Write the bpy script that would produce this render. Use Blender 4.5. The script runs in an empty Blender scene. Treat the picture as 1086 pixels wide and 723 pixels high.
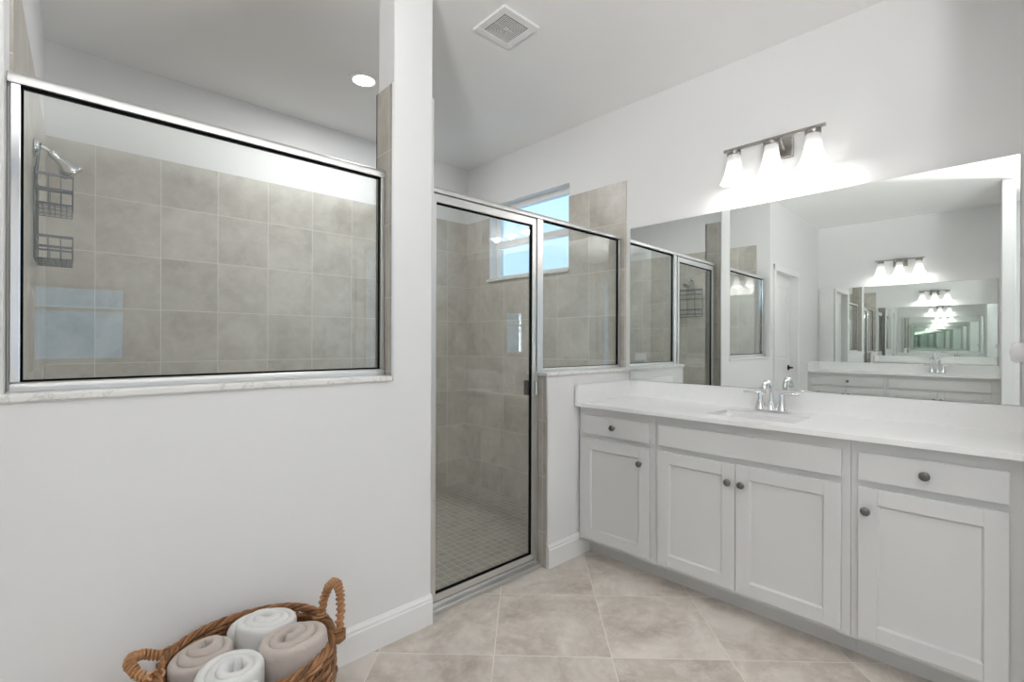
import bpy, bmesh, math, random
from mathutils import Vector, Matrix, noise
R = math.radians
PI = math.pi
sc = bpy.context.scene
col = sc.collection
random.seed(7)

# ------------------------------------------------------------------ camera
IMG_W, IMG_H = 1086, 723
F_PX, YAW, Y0, ROLL, CAM_H = 509.65, 47.139, 363.27, -0.1847, 1.22
cam_data = bpy.data.cameras.new('camera')
cam = bpy.data.objects.new('camera', cam_data)
col.objects.link(cam)
sc.camera = cam
cam_data.sensor_fit = 'HORIZONTAL'
cam_data.sensor_width = 36.0
cam_data.lens = 36.0 * F_PX / IMG_W
cam_data.shift_y = (Y0 - IMG_H / 2) / IMG_W
cam_data.clip_start = 0.02
fw = Vector((math.cos(R(YAW)), math.sin(R(YAW)), 0))
rt = Vector((math.sin(R(YAW)), -math.cos(R(YAW)), 0))
upv = Vector((0, 0, 1))
rm = Matrix((rt, upv, -fw)).transposed()
cam.matrix_world = Matrix.Translation((0, 0, CAM_H)) @ (rm @ Matrix.Rotation(R(-ROLL), 3, 'Z')).to_4x4()

# ------------------------------------------------------------------ world, render look
world = bpy.data.worlds.new('world')
sc.world = world
world.use_nodes = True
wn = world.node_tree
wn.nodes['Background'].inputs[0].default_value = (0.42, 0.66, 0.90, 1)
wn.nodes['Background'].inputs[1].default_value = 1.2
sc.view_settings.view_transform = 'Standard'
sc.view_settings.look = 'None'
sc.view_settings.gamma = 1.0
sc.view_settings.use_curve_mapping = False
sc.view_settings.exposure = 0.52
cy = sc.cycles
cy.max_bounces = 18
cy.diffuse_bounces = 10
cy.glossy_bounces = 14
cy.transmission_bounces = 8
cy.transparent_max_bounces = 24
cy.caustics_reflective = False
cy.caustics_refractive = False
cy.sample_clamp_indirect = 8
cy.use_denoising = True

# measured layout (metres)
YL = 1.774            # front face of the partition between bathroom and shower
WT = 0.130            # its thickness
YG = 1.850            # plane of the glass
YB = 3.460            # shower back wall
ZC = 2.772            # ceiling
XV = 2.688            # vanity wall at the partition
XO = -2.140           # opposite wall
YR = -2.300           # wall behind the camera
XJ0, XJ1 = -0.118, 0.984
XE, XH = 1.167, 1.911
PHI = 0.0192
ZT = 2.282            # top of the wall tile

LIGHTS = []
def area(name, loc, rot, sx, sy, power, colr=(1, 1, 1), shape='RECTANGLE', spread=PI):
    d = bpy.data.lights.new(name, 'AREA')
    d.shape = shape; d.size = sx; d.size_y = sy; d.energy = power; d.color = colr; d.spread = spread
    o = bpy.data.objects.new(name, d); col.objects.link(o)
    o.location = loc; o.rotation_euler = rot
    return o
# daylight through the rear window behind the camera
area('daylight_rear', (0.10, YR - 0.10, 1.38), (R(-90), 0, 0), 0.62, 0.66, 40, (0.74, 0.87, 1.0))
# added fill lamps outside the made-up side windows, aimed up to brighten the ceiling
def aimed(name, loc, to, sx, sy, power, colr, spread):
    o = area(name, loc, (0, 0, 0), sx, sy, power, colr, spread=spread)
    o.rotation_euler = (Vector(to) - Vector(loc)).to_track_quat('-Z', 'Y').to_euler()
    return o
aimed('added_uplight_east', (XV + .70, -1.90, .45), (1.20, .20, 2.77), .9, 1.2, 84, (1.0, 0.98, 0.955), R(64))
aimed('added_uplight_west', (XO - .70, -1.90, .45), (-.30, .20, 2.77), .9, 1.2, 66, (1.0, 0.98, 0.955), R(64))

# ------------------------------------------------------------------ material helpers
class NT:
    def __init__(self, name):
        self.m = bpy.data.materials.new(name); self.m.use_nodes = True
        self.t = self.m.node_tree; self.t.nodes.clear()
        self.out = self.n('ShaderNodeOutputMaterial')
    def n(self, typ, **kw):
        nd = self.t.nodes.new(typ)
        for k, v in kw.items(): setattr(nd, k, v)
        return nd
    def l(self, a, b): self.t.links.new(a, b)
    def setin(self, sock, v):
        if isinstance(v, bpy.types.NodeSocket): self.l(v, sock)
        else: sock.default_value = v
    def math(self, op, a, b=None, c=None, clamp=False):
        nd = self.n('ShaderNodeMath', operation=op); nd.use_clamp = clamp
        self.setin(nd.inputs[0], a)
        if b is not None: self.setin(nd.inputs[1], b)
        if c is not None: self.setin(nd.inputs[2], c)
        return nd.outputs[0]
    def mix(self, f, a, b):
        nd = self.n('ShaderNodeMix', data_type='RGBA')
        self.setin(nd.inputs[0], f); self.setin(nd.inputs[6], a); self.setin(nd.inputs[7], b)
        return nd.outputs[2]
    def pos(self): return self.n('ShaderNodeNewGeometry').outputs['Position']
    def noise(self, vec, scale, detail=3, rough=.5, dist=0):
        nd = self.n('ShaderNodeTexNoise')
        self.l(vec, nd.inputs['Vector']); nd.inputs['Scale'].default_value = scale
        nd.inputs['Detail'].default_value = detail; nd.inputs['Roughness'].default_value = rough
        nd.inputs['Distortion'].default_value = dist
        return nd.outputs[0]
    def ramp(self, f, stops):
        nd = self.n('ShaderNodeValToRGB'); self.l(f, nd.inputs[0])
        e = nd.color_ramp.elements
        while len(e) < len(stops): e.new(0.5)
        for i, (p, c) in enumerate(stops):
            e[i].position = p; e[i].color = c if len(c) == 4 else (*c, 1)
        return nd.outputs[0]
    def bsdf(self, color, rough=.5, metal=0, spec=.5, **kw):
        b = self.n('ShaderNodeBsdfPrincipled')
        self.setin(b.inputs['Base Color'], color if isinstance(color, bpy.types.NodeSocket) else (*color, 1))
        self.setin(b.inputs['Roughness'], rough); self.setin(b.inputs['Metallic'], metal)
        self.setin(b.inputs['Specular IOR Level'], spec)
        for k, v in kw.items(): self.setin(b.inputs[k], v)
        self.l(b.outputs[0], self.out.inputs[0])
        return b
    def bump(self, b, h, strength=.2, dist=.01):
        nd = self.n('ShaderNodeBump'); nd.inputs['Strength'].default_value = strength
        nd.inputs['Distance'].default_value = dist; self.l(h, nd.inputs['Height'])
        self.l(nd.outputs[0], b.inputs['Normal'])

M = {}
def paint(name, c, rough=.55, bump=0):
    t = NT(name); p = t.pos()
    n = t.noise(p, 2.5, 2)
    cc = t.mix(n, (*[x * .985 for x in c], 1), (*[min(1, x * 1.015) for x in c], 1))
    b = t.bsdf(cc, rough, spec=.3)
    M[name] = t.m
paint('wall_paint', (0.79, 0.79, 0.79))
paint('ceiling_paint', (0.90, 0.90, 0.90))
paint('trim_paint', (0.82, 0.82, 0.815), .35, .0)
paint('cabinet_paint', (0.68, 0.68, 0.675), .38, 0)
paint('plastic_white', (0.84, 0.84, 0.83), .3, .0)
paint('porcelain', (0.78, 0.78, 0.785), .08, .0)

def metal(name, c, rough, aniso=0):
    t = NT(name); p = t.pos()
    n = t.noise(p, 90, 2)
    b = t.bsdf(c, t.math('MULTIPLY_ADD', n, rough * .4, rough * .8), 1.0)
    M[name] = t.m
metal('chrome', (0.80, 0.81, 0.82), .09)
metal('frame_nickel', (0.72, 0.72, 0.71), .36)
metal('brushed_nickel', (0.36, 0.34, 0.315), .30)
metal('pewter', (0.20, 0.19, 0.18), .30)
metal('dark_metal', (0.045, 0.042, 0.04), .35)
metal('grey_wire', (0.17, 0.18, 0.19), .4)

def solid(name, c, rough=.6, spec=.5):
    t = NT(name); n = t.noise(t.pos(), 40, 2)
    cc = t.mix(n, (*[x * .95 for x in c], 1), (*[min(1, x * 1.05) for x in c], 1))
    t.bsdf(cc, rough, spec=spec); M[name] = t.m
solid('gasket', (0.006, 0.006, 0.006), .9, .1)
solid('slot_shade', (0.03, 0.03, 0.03), .9)
solid('outlet_dark', (0.06, 0.06, 0.06), .7)

def marble(name, c, vein, amount):
    t = NT(name); p = t.pos()
    w = t.noise(p, 7, 5, .6, 1.6)
    v = t.ramp(w, [(0.47, (0, 0, 0)), (0.50, (1, 1, 1)), (0.53, (0, 0, 0))])
    c2 = t.mix(t.math('MULTIPLY', v, amount), (*c, 1), (*vein, 1))
    t.bsdf(c2, .30, spec=.4); M[name] = t.m
marble('quartz', (0.88, 0.88, 0.875), (0.70, 0.69, 0.68), .12)
marble('marble_sill', (0.80, 0.79, 0.77), (0.50, 0.48, 0.45), .55)

def wall_tile(name):
    t = NT(name); p = t.pos()
    sx = t.n('ShaderNodeSeparateXYZ'); t.l(p, sx.inputs[0])
    ge = t.n('ShaderNodeNewGeometry'); sn = t.n('ShaderNodeSeparateXYZ'); t.l(ge.outputs['True Normal'], sn.inputs[0])
    isx = t.math('GREATER_THAN', t.math('ABSOLUTE', sn.outputs[0]), .7)
    ux = t.math('DIVIDE', t.math('SUBTRACT', sx.outputs[0], 0.115), 0.290)
    uy = t.math('DIVIDE', t.math('SUBTRACT', sx.outputs[1], 2.093), 0.290)
    u = t.math('ADD', t.math('MULTIPLY', uy, isx), t.math('MULTIPLY', ux, t.math('SUBTRACT', 1.0, isx)))
    v = t.math('DIVIDE', t.math('SUBTRACT', sx.outputs[2], 0.190), 0.3035)
    def edge(w, size):
        fr = t.math('FRACT', w)
        d = t.math('MINIMUM', fr, t.math('SUBTRACT', 1.0, fr))
        return t.math('MULTIPLY', d, size)
    d = t.math('MINIMUM', edge(u, .290), edge(v, .3035))
    g = t.n('ShaderNodeMapRange'); t.l(d, g.inputs[0]); g.inputs[1].default_value = .0012; g.inputs[2].default_value = .0026
    cell = t.n('ShaderNodeCombineXYZ')
    t.l(t.math('FLOOR', u), cell.inputs[0]); t.l(t.math('FLOOR', v), cell.inputs[1]); t.l(isx, cell.inputs[2])
    wn_ = t.n('ShaderNodeTexWhiteNoise', noise_dimensions='3D'); t.l(cell.outputs[0], wn_.inputs[0])
    off = t.n('ShaderNodeVectorMath', operation='MULTIPLY_ADD')
    t.l(wn_.outputs['Color'], off.inputs[0]); off.inputs[1].default_value = (7, 7, 7); t.l(p, off.inputs[2])
    n1 = t.noise(off.outputs[0], 4.5, 6, .62, .6)
    n2 = t.noise(off.outputs[0], 22, 5, .7, .4)
    base = t.ramp(n1, [(.30, (0.41, 0.376, 0.325)), (.5, (0.51, 0.478, 0.422)), (.70, (0.61, 0.578, 0.52))])
    m1 = t.mix(t.math('MULTIPLY', t.math('SUBTRACT', n2, .45), 1.3, clamp=True), base, (0.68, 0.66, 0.61, 1))
    tone = t.math('MULTIPLY_ADD', wn_.outputs['Value'], .10, .95)
    hv = t.n('ShaderNodeHueSaturation'); t.l(m1, hv.inputs['Color']); t.l(tone, hv.inputs['Value'])
    c = t.mix(g.outputs[0], (0.72, 0.70, 0.645, 1), hv.outputs[0])
    b = t.bsdf(c, t.math('MULTIPLY_ADD', g.outputs[0], -.48, .80), spec=.5)
    t.bump(b, g.outputs[0], .35, .002)
    M[name] = t.m
wall_tile('shower_tile')

def grid_tile(name, ang, offu, offv, size, gw, stops, grout, nscale, rough, mott=.5):
    t = NT(name); p = t.pos()
    sx = t.n('ShaderNodeSeparateXYZ'); t.l(p, sx.inputs[0])
    ca, sa = math.cos(ang), math.sin(ang)
    def lin(a, b, o):
        return t.math('DIVIDE', t.math('SUBTRACT', t.math('MULTIPLY_ADD', sx.outputs[0], a, t.math('MULTIPLY', sx.outputs[1], b)), o), size)
    u = lin(ca, sa, offu); v = lin(sa, -ca, offv)
    def edge(w):
        fr = t.math('FRACT', w)
        return t.math('MULTIPLY', t.math('MINIMUM', fr, t.math('SUBTRACT', 1.0, fr)), size)
    d = t.math('MINIMUM', edge(u), edge(v))
    g = t.n('ShaderNodeMapRange'); t.l(d, g.inputs[0]); g.inputs[1].default_value = gw * .5; g.inputs[2].default_value = gw
    cell = t.n('ShaderNodeCombineXYZ')
    t.l(t.math('FLOOR', u), cell.inputs[0]); t.l(t.math('FLOOR', v), cell.inputs[1])
    wn_ = t.n('ShaderNodeTexWhiteNoise', noise_dimensions='3D'); t.l(cell.outputs[0], wn_.inputs[0])
    off = t.n('ShaderNodeVectorMath', operation='MULTIPLY_ADD')
    t.l(wn_.outputs['Color'], off.inputs[0]); off.inputs[1].default_value = (9, 9, 9); t.l(p, off.inputs[2])
    n1 = t.noise(off.outputs[0], nscale, 7, .62, .9)
    n2 = t.noise(off.outputs[0], nscale * 6, 5, .7, .3)
    base = t.ramp(n1, stops)
    lt = stops[-1][1]
    m1 = t.mix(t.math('MULTIPLY', t.math('SUBTRACT', n2, .45), mott, clamp=True), base, (*[min(1, q * 1.15) for q in lt], 1))
    tone = t.math('MULTIPLY_ADD', wn_.outputs['Value'], .12, .94)
    hv = t.n('ShaderNodeHueSaturation'); t.l(m1, hv.inputs['Color']); t.l(tone, hv.inputs['Value'])
    c = t.mix(g.outputs[0], (*grout, 1), hv.outputs[0])
    b = t.bsdf(c, rough, spec=.4)
    t.bump(b, g.outputs[0], .3, .002)
    M[name] = t.m
grid_tile('floor_tile', R(45.5), 1.875, .338, .457, .0024,
          [(.34, (0.41, 0.36, 0.31)), (.5, (0.555, 0.50, 0.445)), (.64, (0.68, 0.63, 0.58))], (0.76, 0.71, 0.64), 3.0, .42, 2.0)
grid_tile('mosaic_tile', 0.0, 0.0, 0.0, .052, .0028,
          [(.30, (0.27, 0.25, 0.22)), (.5, (0.32, 0.30, 0.265)), (.70, (0.37, 0.35, 0.31))], (0.50, 0.48, 0.43), 6, .5, .3)

def glass(name, tint, k=1.0):
    t = NT(name)
    ge = t.n('ShaderNodeNewGeometry')
    dt = t.n('ShaderNodeVectorMath', operation='DOT_PRODUCT')
    t.l(ge.outputs['Normal'], dt.inputs[0]); t.l(ge.outputs['Incoming'], dt.inputs[1])
    c = t.math('ABSOLUTE', dt.outputs['Value'])
    f = t.math('MULTIPLY_ADD', t.math('POWER', t.math('SUBTRACT', 1.0, c), 5.0), .93, .065)
    tr = t.n('ShaderNodeBsdfTransparent'); tr.inputs[0].default_value = (*tint, 1)
    gl = t.n('ShaderNodeBsdfGlossy'); gl.inputs['Roughness'].default_value = .0; gl.inputs[0].default_value = (k, k, k, 1)
    mx = t.n('ShaderNodeMixShader'); t.l(f, mx.inputs[0]); t.l(tr.outputs[0], mx.inputs[1]); t.l(gl.outputs[0], mx.inputs[2])
    t.l(mx.outputs[0], t.out.inputs[0]); M[name] = t.m
glass('shower_glass', (0.955, 0.968, 0.958))
glass('window_glass', (0.98, 0.985, 0.985))

t = NT('mirror_silver')
gl = t.n('ShaderNodeBsdfGlossy'); gl.inputs['Roughness'].default_value = 0.0
gl.inputs[0].default_value = (0.875, 0.905, 0.885, 1); t.l(gl.outputs[0], t.out.inputs[0]); M['mirror_silver'] = t.m

def glow(name, c, s):
    t = NT(name); e = t.n('ShaderNodeEmission'); e.inputs[0].default_value = (*c, 1); e.inputs[1].default_value = s
    t.l(e.outputs[0], t.out.inputs[0]); M[name] = t.m
glow('lamp_disc', (1, 0.98, 0.94), 9)
glow('bulb', (1, 0.97, 0.92), 3)

# frosted glass lamp shade: glows brightest round the bulb, top of the glass stays clearer
t = NT('frosted_shade')
tc = t.n('ShaderNodeTexCoord'); sx = t.n('ShaderNodeSeparateXYZ'); t.l(tc.outputs['Generated'], sx.inputs[0])
st = t.ramp(sx.outputs[2], [(0.0, (1, 1, 1)), (.45, (.75, .75, .75)), (.80, (.12, .12, .12)), (1.0, (.0, .0, .0))])
e = t.n('ShaderNodeEmission'); e.inputs[0].default_value = (1, .985, .96, 1)
t.l(t.math('MULTIPLY', st, .9), e.inputs[1])
df = t.n('ShaderNodeBsdfPrincipled'); df.inputs['Base Color'].default_value = (.72, .72, .71, 1); df.inputs['Roughness'].default_value = .25
tl = t.n('ShaderNodeBsdfTranslucent'); tl.inputs[0].default_value = (.85, .85, .84, 1)
m1 = t.n('ShaderNodeMixShader'); m1.inputs[0].default_value = .15; t.l(df.outputs[0], m1.inputs[1]); t.l(tl.outputs[0], m1.inputs[2])
ad = t.n('ShaderNodeAddShader'); t.l(m1.outputs[0], ad.inputs[0]); t.l(e.outputs[0], ad.inputs[1])
t.l(ad.outputs[0], t.out.inputs[0]); M['frosted_shade'] = t.m

def towel_mat(name, c, c2):
    t = NT(name); tc = t.n('ShaderNodeTexCoord'); p = tc.outputs['Object']
    n = t.noise(p, 420, 3, .7); n2 = t.noise(p, 45, 3)
    cc = t.mix(t.math('MULTIPLY_ADD', n, .7, t.math('MULTIPLY', n2, .3)), (*c2, 1), (*c, 1))
    b = t.bsdf(cc, .95, spec=.1)
    b.inputs['Sheen Weight'].default_value = .35; b.inputs['Sheen Roughness'].default_value = .6
    t.bump(b, t.math('ADD', n, t.math('MULTIPLY', n2, 1.2)), .75, .006)
    M[name] = t.m
towel_mat('towel_white', (0.93, 0.92, 0.90), (0.84, 0.83, 0.81))
towel_mat('towel_beige', (0.70, 0.61, 0.55), (0.56, 0.475, 0.425))

t = NT('wicker'); tc = t.n('ShaderNodeTexCoord')
n1 = t.noise(tc.outputs['Object'], 30, 4, .6); n2 = t.noise(tc.outputs['Object'], 160, 3, .7)
ri = t.n('ShaderNodeNewGeometry').outputs['Random Per Island']
f = t.math('MULTIPLY_ADD', ri, .45, t.math('MULTIPLY_ADD', n1, .5, t.math('MULTIPLY_ADD', n2, .3, -.12)))
c = t.ramp(f, [(.12, (0.05, 0.022, 0.010)), (.38, (0.24, 0.105, 0.043)), (.64, (0.43, 0.215, 0.095)), (.95, (0.62, 0.38, 0.21))])
b = t.bsdf(c, .45, spec=.4); t.bump(b, n2, .5, .003); M['wicker'] = t.m

# ------------------------------------------------------------------ geometry helpers
ORG = {}
class Frame:                                   # a local frame that a group of things is built in
    def __init__(self, loc=(0, 0, 0), rotz=0, s=1):
        self.loc = Vector(loc); self.rot = rotz; self.s = s
W0 = Frame()

class MB:
    def __init__(self): self.v = []; self.f = []; self.mi = []; self.sm = []
    def add(self, vs, fs, mi=0, smooth=False):
        o = len(self.v); self.v += [Vector(p) for p in vs]
        for q in fs: self.f.append([i + o for i in q]); self.mi.append(mi); self.sm.append(smooth)
        return self
    def box(self, x0, y0, z0, x1, y1, z1, mi=0):
        x0, x1 = sorted((x0, x1)); y0, y1 = sorted((y0, y1)); z0, z1 = sorted((z0, z1))
        vs = [(x0, y0, z0), (x1, y0, z0), (x1, y1, z0), (x0, y1, z0), (x0, y0, z1), (x1, y0, z1), (x1, y1, z1), (x0, y1, z1)]
        return self.add(vs, [(3, 2, 1, 0), (4, 5, 6, 7), (0, 1, 5, 4), (1, 2, 6, 5), (2, 3, 7, 6), (3, 0, 4, 7)], mi)
    def prism(self, poly, axis, a0, a1, mi=0, smooth=False):
        """extrude a 2D outline; axis x: poly=(y,z), y: (x,z), z: (x,y)"""
        def P(p, a):
            return {'x': (a, p[0], p[1]), 'y': (p[0], a, p[1]), 'z': (p[0], p[1], a)}[axis]
        n = len(poly)
        vs = [P(p, a0) for p in poly] + [P(p, a1) for p in poly]
        fs = [(i, (i + 1) % n, n + (i + 1) % n, n + i) for i in range(n)]
        o = len(self.v); self.add(vs, fs, mi, smooth)
        self.f += [[o + i for i in range(n)][::-1], [o + n + i for i in range(n)]]; self.mi += [mi, mi]; self.sm += [False, False]
        return self
    def tube(self, path, r, n=8, closed=False, mi=0, cap=True, twist=0):
        P = [Vector(p) for p in path]; m = len(P)
        rad = r if isinstance(r, (list, tuple)) else [r] * m
        T = []
        for i in range(m):
            a = P[(i - 1) % m] if (closed or i > 0) else P[i]
            b = P[(i + 1) % m] if (closed or i < m - 1) else P[i]
            q = b - a
            T.append(q.normalized() if q.length > 1e-9 else Vector((0, 0, 1)))
        up = Vector((0, 0, 1)) if abs(T[0].z) < .9 else Vector((1, 0, 0))
        N = (up - T[0] * up.dot(T[0])).normalized(); vs = []
        for i in range(m):
            N = N - T[i] * N.dot(T[i])
            if N.length < 1e-6: N = T[i].orthogonal()
            N.normalize(); B = T[i].cross(N)
            for k in range(n):
                a = 2 * PI * k / n
                vs.append(P[i] + (N * math.cos(a) + B * math.sin(a)) * rad[i])
        fs = []
        for i in range(m if closed else m - 1):
            j = (i + 1) % m
            for k in range(n): fs.append((i * n + k, i * n + (k + 1) % n, j * n + (k + 1) % n, j * n + k))
        o = len(self.v); self.add(vs, fs, mi, True)
        if not closed and cap:
            self.f += [[o + k for k in range(n)][::-1], [o + (m - 1) * n + k for k in range(n)]]; self.mi += [mi, mi]; self.sm += [False, False]
        return self
    def lathe(self, prof, c=(0, 0, 0), axis=(0, 0, 1), n=24, mi=0, smooth=True, start=0.0):
        """prof: list of (r, h) along the axis; ends close when r == 0"""
        ax = Vector(axis).normalized(); u = ax.orthogonal().normalized(); w = ax.cross(u); c = Vector(c)
        vs = []; idx = []
        for r, h in prof:
            if r < 1e-7: idx.append([len(vs)]); vs.append(c + ax * h)
            else:
                idx.append(list(range(len(vs), len(vs) + n)))
                for k in range(n):
                    a = 2 * PI * k / n + start; vs.append(c + ax * h + (u * math.cos(a) + w * math.sin(a)) * r)
        fs = []
        for i in range(len(idx) - 1):
            A, B = idx[i], idx[i + 1]
            for k in range(n):
                k2 = (k + 1) % n
                if len(A) == 1 and len(B) == 1: continue
                if len(A) == 1: fs.append((A[0], B[k2], B[k]))
                elif len(B) == 1: fs.append((A[k], A[k2], B[0]))
                else: fs.append((A[k], A[k2], B[k2], B[k]))
        return self.add(vs, fs, mi, smooth)
    def build(self, name, mat, parent=None, frame=W0, bevel=0, seg=2, subsurf=0, recalc=True):
        me = bpy.data.meshes.new(name)
        org = ORG[parent.name] if parent is not None else Vector((0, 0, 0))
        vs = [p - org for p in self.v]
        me.from_pydata([tuple(p) for p in vs], [], self.f)
        for p, mi, s in zip(me.polygons, self.mi, self.sm): p.material_index = mi; p.use_smooth = s
        for m in (mat if isinstance(mat, (list, tuple)) else [mat]): me.materials.append(M[m])
        if recalc:
            bm = bmesh.new(); bm.from_mesh(me); bmesh.ops.recalc_face_normals(bm, faces=bm.faces); bm.to_mesh(me); bm.free()
        o = bpy.data.objects.new(name, me); col.objects.link(o)
        if parent is not None: o.parent = parent
        elif frame is not W0:
            o.location = frame.loc; o.rotation_euler = (0, 0, frame.rot)
        ORG[o.name] = org
        if bevel:
            b = o.modifiers.new('bevel', 'BEVEL'); b.width = bevel; b.segments = seg; b.limit_method = 'ANGLE'; b.angle_limit = R(40)
        if subsurf:
            s = o.modifiers.new('smooth', 'SUBSURF'); s.levels = subsurf; s.render_levels = subsurf
        return o

def thing(name, label, cat, org, frame=W0, group=None):
    o = bpy.data.objects.new(name, None); col.objects.link(o)
    o.empty_display_size = .1
    org = Vector(org)
    rz = Matrix.Rotation(frame.rot, 3, 'Z')
    o.location = frame.loc + rz @ org; o.rotation_euler = (0, 0, frame.rot)
    ORG[o.name] = org
    o['label'] = label; o['category'] = cat
    if group: o['group'] = group
    return o
def struct(o): o['kind'] = 'structure'; return o
def arc(c, r, a0, a1, n, plane='xz'):
    out = []
    for i in range(n + 1):
        a = a0 + (a1 - a0) * i / n; x, z = r * math.cos(a), r * math.sin(a)
        out.append(Vector(c) + (Vector((x, 0, z)) if plane == 'xz' else Vector((0, x, z)) if plane == 'yz' else Vector((x, z, 0))))
    return out

# vanity wall frame: origin in the corner at the half wall; local -x comes out into the room, -y runs towards the camera
FV = Frame((XV, YL, 0), PHI)

# ================================================================== STRUCTURE
YEND = YL + WT
struct(MB().box(XO - .15, YR - .15, -.12, XV + .35, YG - .045, 0).build('floor', 'floor_tile'))
struct(MB().box(XO - .15, YR - .15, ZC, XV + .35, YB + .15, ZC + .12).build('ceiling', 'ceiling_paint'))
struct(MB().box(-.25, YG - .045, -.16, XV + .35, YB + .15, -.035).build('trim_1', 'mosaic_tile'))

# vanity wall, one wall from the shower back corner to behind the camera, with the shower window hole
WY0, WY1, WZ0, WZ1 = 0.503, 1.377, 1.755, 2.385
wv = MB()
ya, yb = -4.2, 1.85
EY0, EY1, EZ0, EZ1 = -4.02, -2.90, .60, 2.45      # hole for the added east window, unseen behind the camera
wv.box(0, ya, -.16, .16, EY0, ZC).box(0, EY1, -.16, .16, WY0, ZC).box(0, EY0, -.16, .16, EY1, EZ0).box(0, EY0, EZ1, .16, EY1, ZC).box(0, WY1, -.16, .16, yb, ZC)
wv.box(0, WY0, -.16, .16, WY1, WZ0).box(0, WY0, WZ1, .16, WY1, ZC)
wall_v = struct(wv.build('wall_vanity', 'wall_paint', frame=FV))
ORG[wall_v.name] = Vector((0, 0, 0))
cl = MB(); t0 = .024
cl.box(-.008, t0, -.04, 0, WY0, ZT).box(-.008, WY1, -.04, 0, 1.69, ZT).box(-.008, WY0, -.04, 0, WY1, WZ0)
cl.build('tile_cladding', 'shower_tile', wall_v)

# shower window: reveal, frame, sash bar, panes
win = struct(MB().box(.075, WY0, WZ0, .125, WY0 + .035, WZ1).box(.075, WY1 - .035, WZ0, .125, WY1, WZ1)
             .box(.075, WY0, WZ0, .125, WY1, WZ0 + .035).box(.075, WY0, WZ1 - .045, .125, WY1, WZ1)
             .build('window_1', 'trim_paint', frame=FV, bevel=.003))
ORG[win.name] = Vector((0, 0, 0))
MB().box(.070, WY0 + .03, 2.030, .120, WY1 - .03, 2.082).build('sash_bar', 'trim_paint', win, bevel=.003)
MB().box(.098, WY0 + .03, WZ0 + .03, .104, WY1 - .03, 2.034).build('pane', 'window_glass', win)
MB().box(.098, WY0 + .03, 2.078, .104, WY1 - .03, WZ1 - .04).build('pane', 'window_glass', win)
MB().box(-.028, WY0 - .006, WZ0 - .018, .076, WY1 + .012, WZ0 + .003).build('window_sill', 'marble_sill', win, bevel=.003)

# shower back and head walls
wb = struct(MB().box(-.25, YB, -.16, XV + .2, YB + .15, ZC).build('wall_back', 'wall_paint'))
MB().box(-.10, YB - .008, -.04, XV, YB, ZT).build('tile_cladding', 'shower_tile', wb)
XH1 = -.086
wh = struct(MB().prism([(XJ0 - .15, YL + .002), (XJ0, YL + .002), (XH1, YB), (XJ0 - .15, YB)], 'z', -.16, ZC).build('wall_head', 'wall_paint'))
MB().prism([(XJ0, YEND), (XJ0 + .010, YEND), (XH1 + .008, YB), (XH1, YB)], 'z', -.04, ZT).build('tile_cladding', 'shower_tile', wh)

# partition with the door, the glazed opening and the pillar
SILL = 1.062
DX0, DX1, DZ = -1.135, -.305, 2.02
wp = MB()
wp.box(XO - .1, YL, -.12, DX0, YEND, ZC).box(DX0, YL, DZ, DX1, YEND, ZC).box(DX1, YL, -.12, XJ0 - .006, YEND, ZC)
wp.box(XJ0 - .006, YL, -.12, XJ1, YEND, SILL)
wp.box(XJ1, YL, -.12, XE, YEND, ZC)
part = struct(wp.build('wall_partition', 'wall_paint'))
MB().box(XJ1 - .008, YL + .003, SILL, XJ1, YEND + .008, ZT).box(XJ1 - .008, YEND, SILL, XE + .008, YEND + .008, ZT) \
    .box(XE, YL + .003, 0, XE + .008, YEND + .008, ZT).box(XJ0, YEND, -.04, XE, YEND + .008, SILL).build('tile_cladding', 'shower_tile', part)
MB().box(XJ1 - .010, YL - .001, SILL + .02, XJ1 + .001, YL + .003, ZT + .002).box(XE - .001, YL - .001, .13, XE + .010, YL + .003, ZT + .002) \
    .build('tile_trim', 'frame_nickel', part)
# sill of the glazed opening
struct(MB().box(XJ0 - .012, YL - .012, SILL, XJ1 - .010, YEND + .014, SILL + .022).build('trim_2', 'marble_sill', bevel=.006, seg=3))
# left reveal edge trim
struct(MB().box(XJ0 - .030, YL - .006, SILL + .02, XJ0 - .004, YL, ZC).build('trim_3', 'trim_paint', bevel=.002))

# half wall between shower and vanity
HW = 1.038
half = struct(MB().box(XH, YL, -.12, XV + .01, YEND, HW).build('wall_half', 'wall_paint'))
MB().box(XH - .008, YL + .003, 0, XH, YEND + .008, HW).box(XH, YEND, -.04, XV, YEND + .008, HW).build('tile_cladding', 'shower_tile', half)
MB().box(XH - .010, YL - .001, .13, XH + .001, YL + .003, HW).build('tile_trim', 'frame_nickel', half)
MB().box(XH - .016, YL - .012, HW, XV, YEND + .014, HW + .022).build('wall_cap', 'marble_sill', half, bevel=.006, seg=3)

# remaining walls of the room
wo = struct(MB().box(XO - .15, YR, -.12, XO, -2.24, ZC).box(XO - .15, -1.12, -.12, XO, YL, ZC)
            .box(XO - .15, -2.24, -.12, XO, -1.12, .60).box(XO - .15, -2.24, 2.45, XO, -1.12, ZC).build('wall_opposite', 'wall_paint'))  # with a hole for the added west window
struct(MB().box(XO, -.055, 0, -1.04, .036, ZC).build('wall_stub_opposite', 'wall_paint', bevel=.004))
we_ = struct(MB().box(-.63, -1.87, 0, .1, -1.772, ZC).build('wall_stub_vanity', 'wall_paint', frame=FV, bevel=.004))
wr = MB(); RX0, RX1, RZ0, RZ1 = -.235, .435, 1.03, 1.74
wr.box(XO - .15, YR - .15, -.12, RX0, YR, ZC).box(RX1, YR - .15, -.12, XV + .3, YR, ZC)
wr.box(RX0, YR - .15, -.12, RX1, YR, RZ0).box(RX0, YR - .15, RZ1, RX1, YR, ZC)
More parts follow.
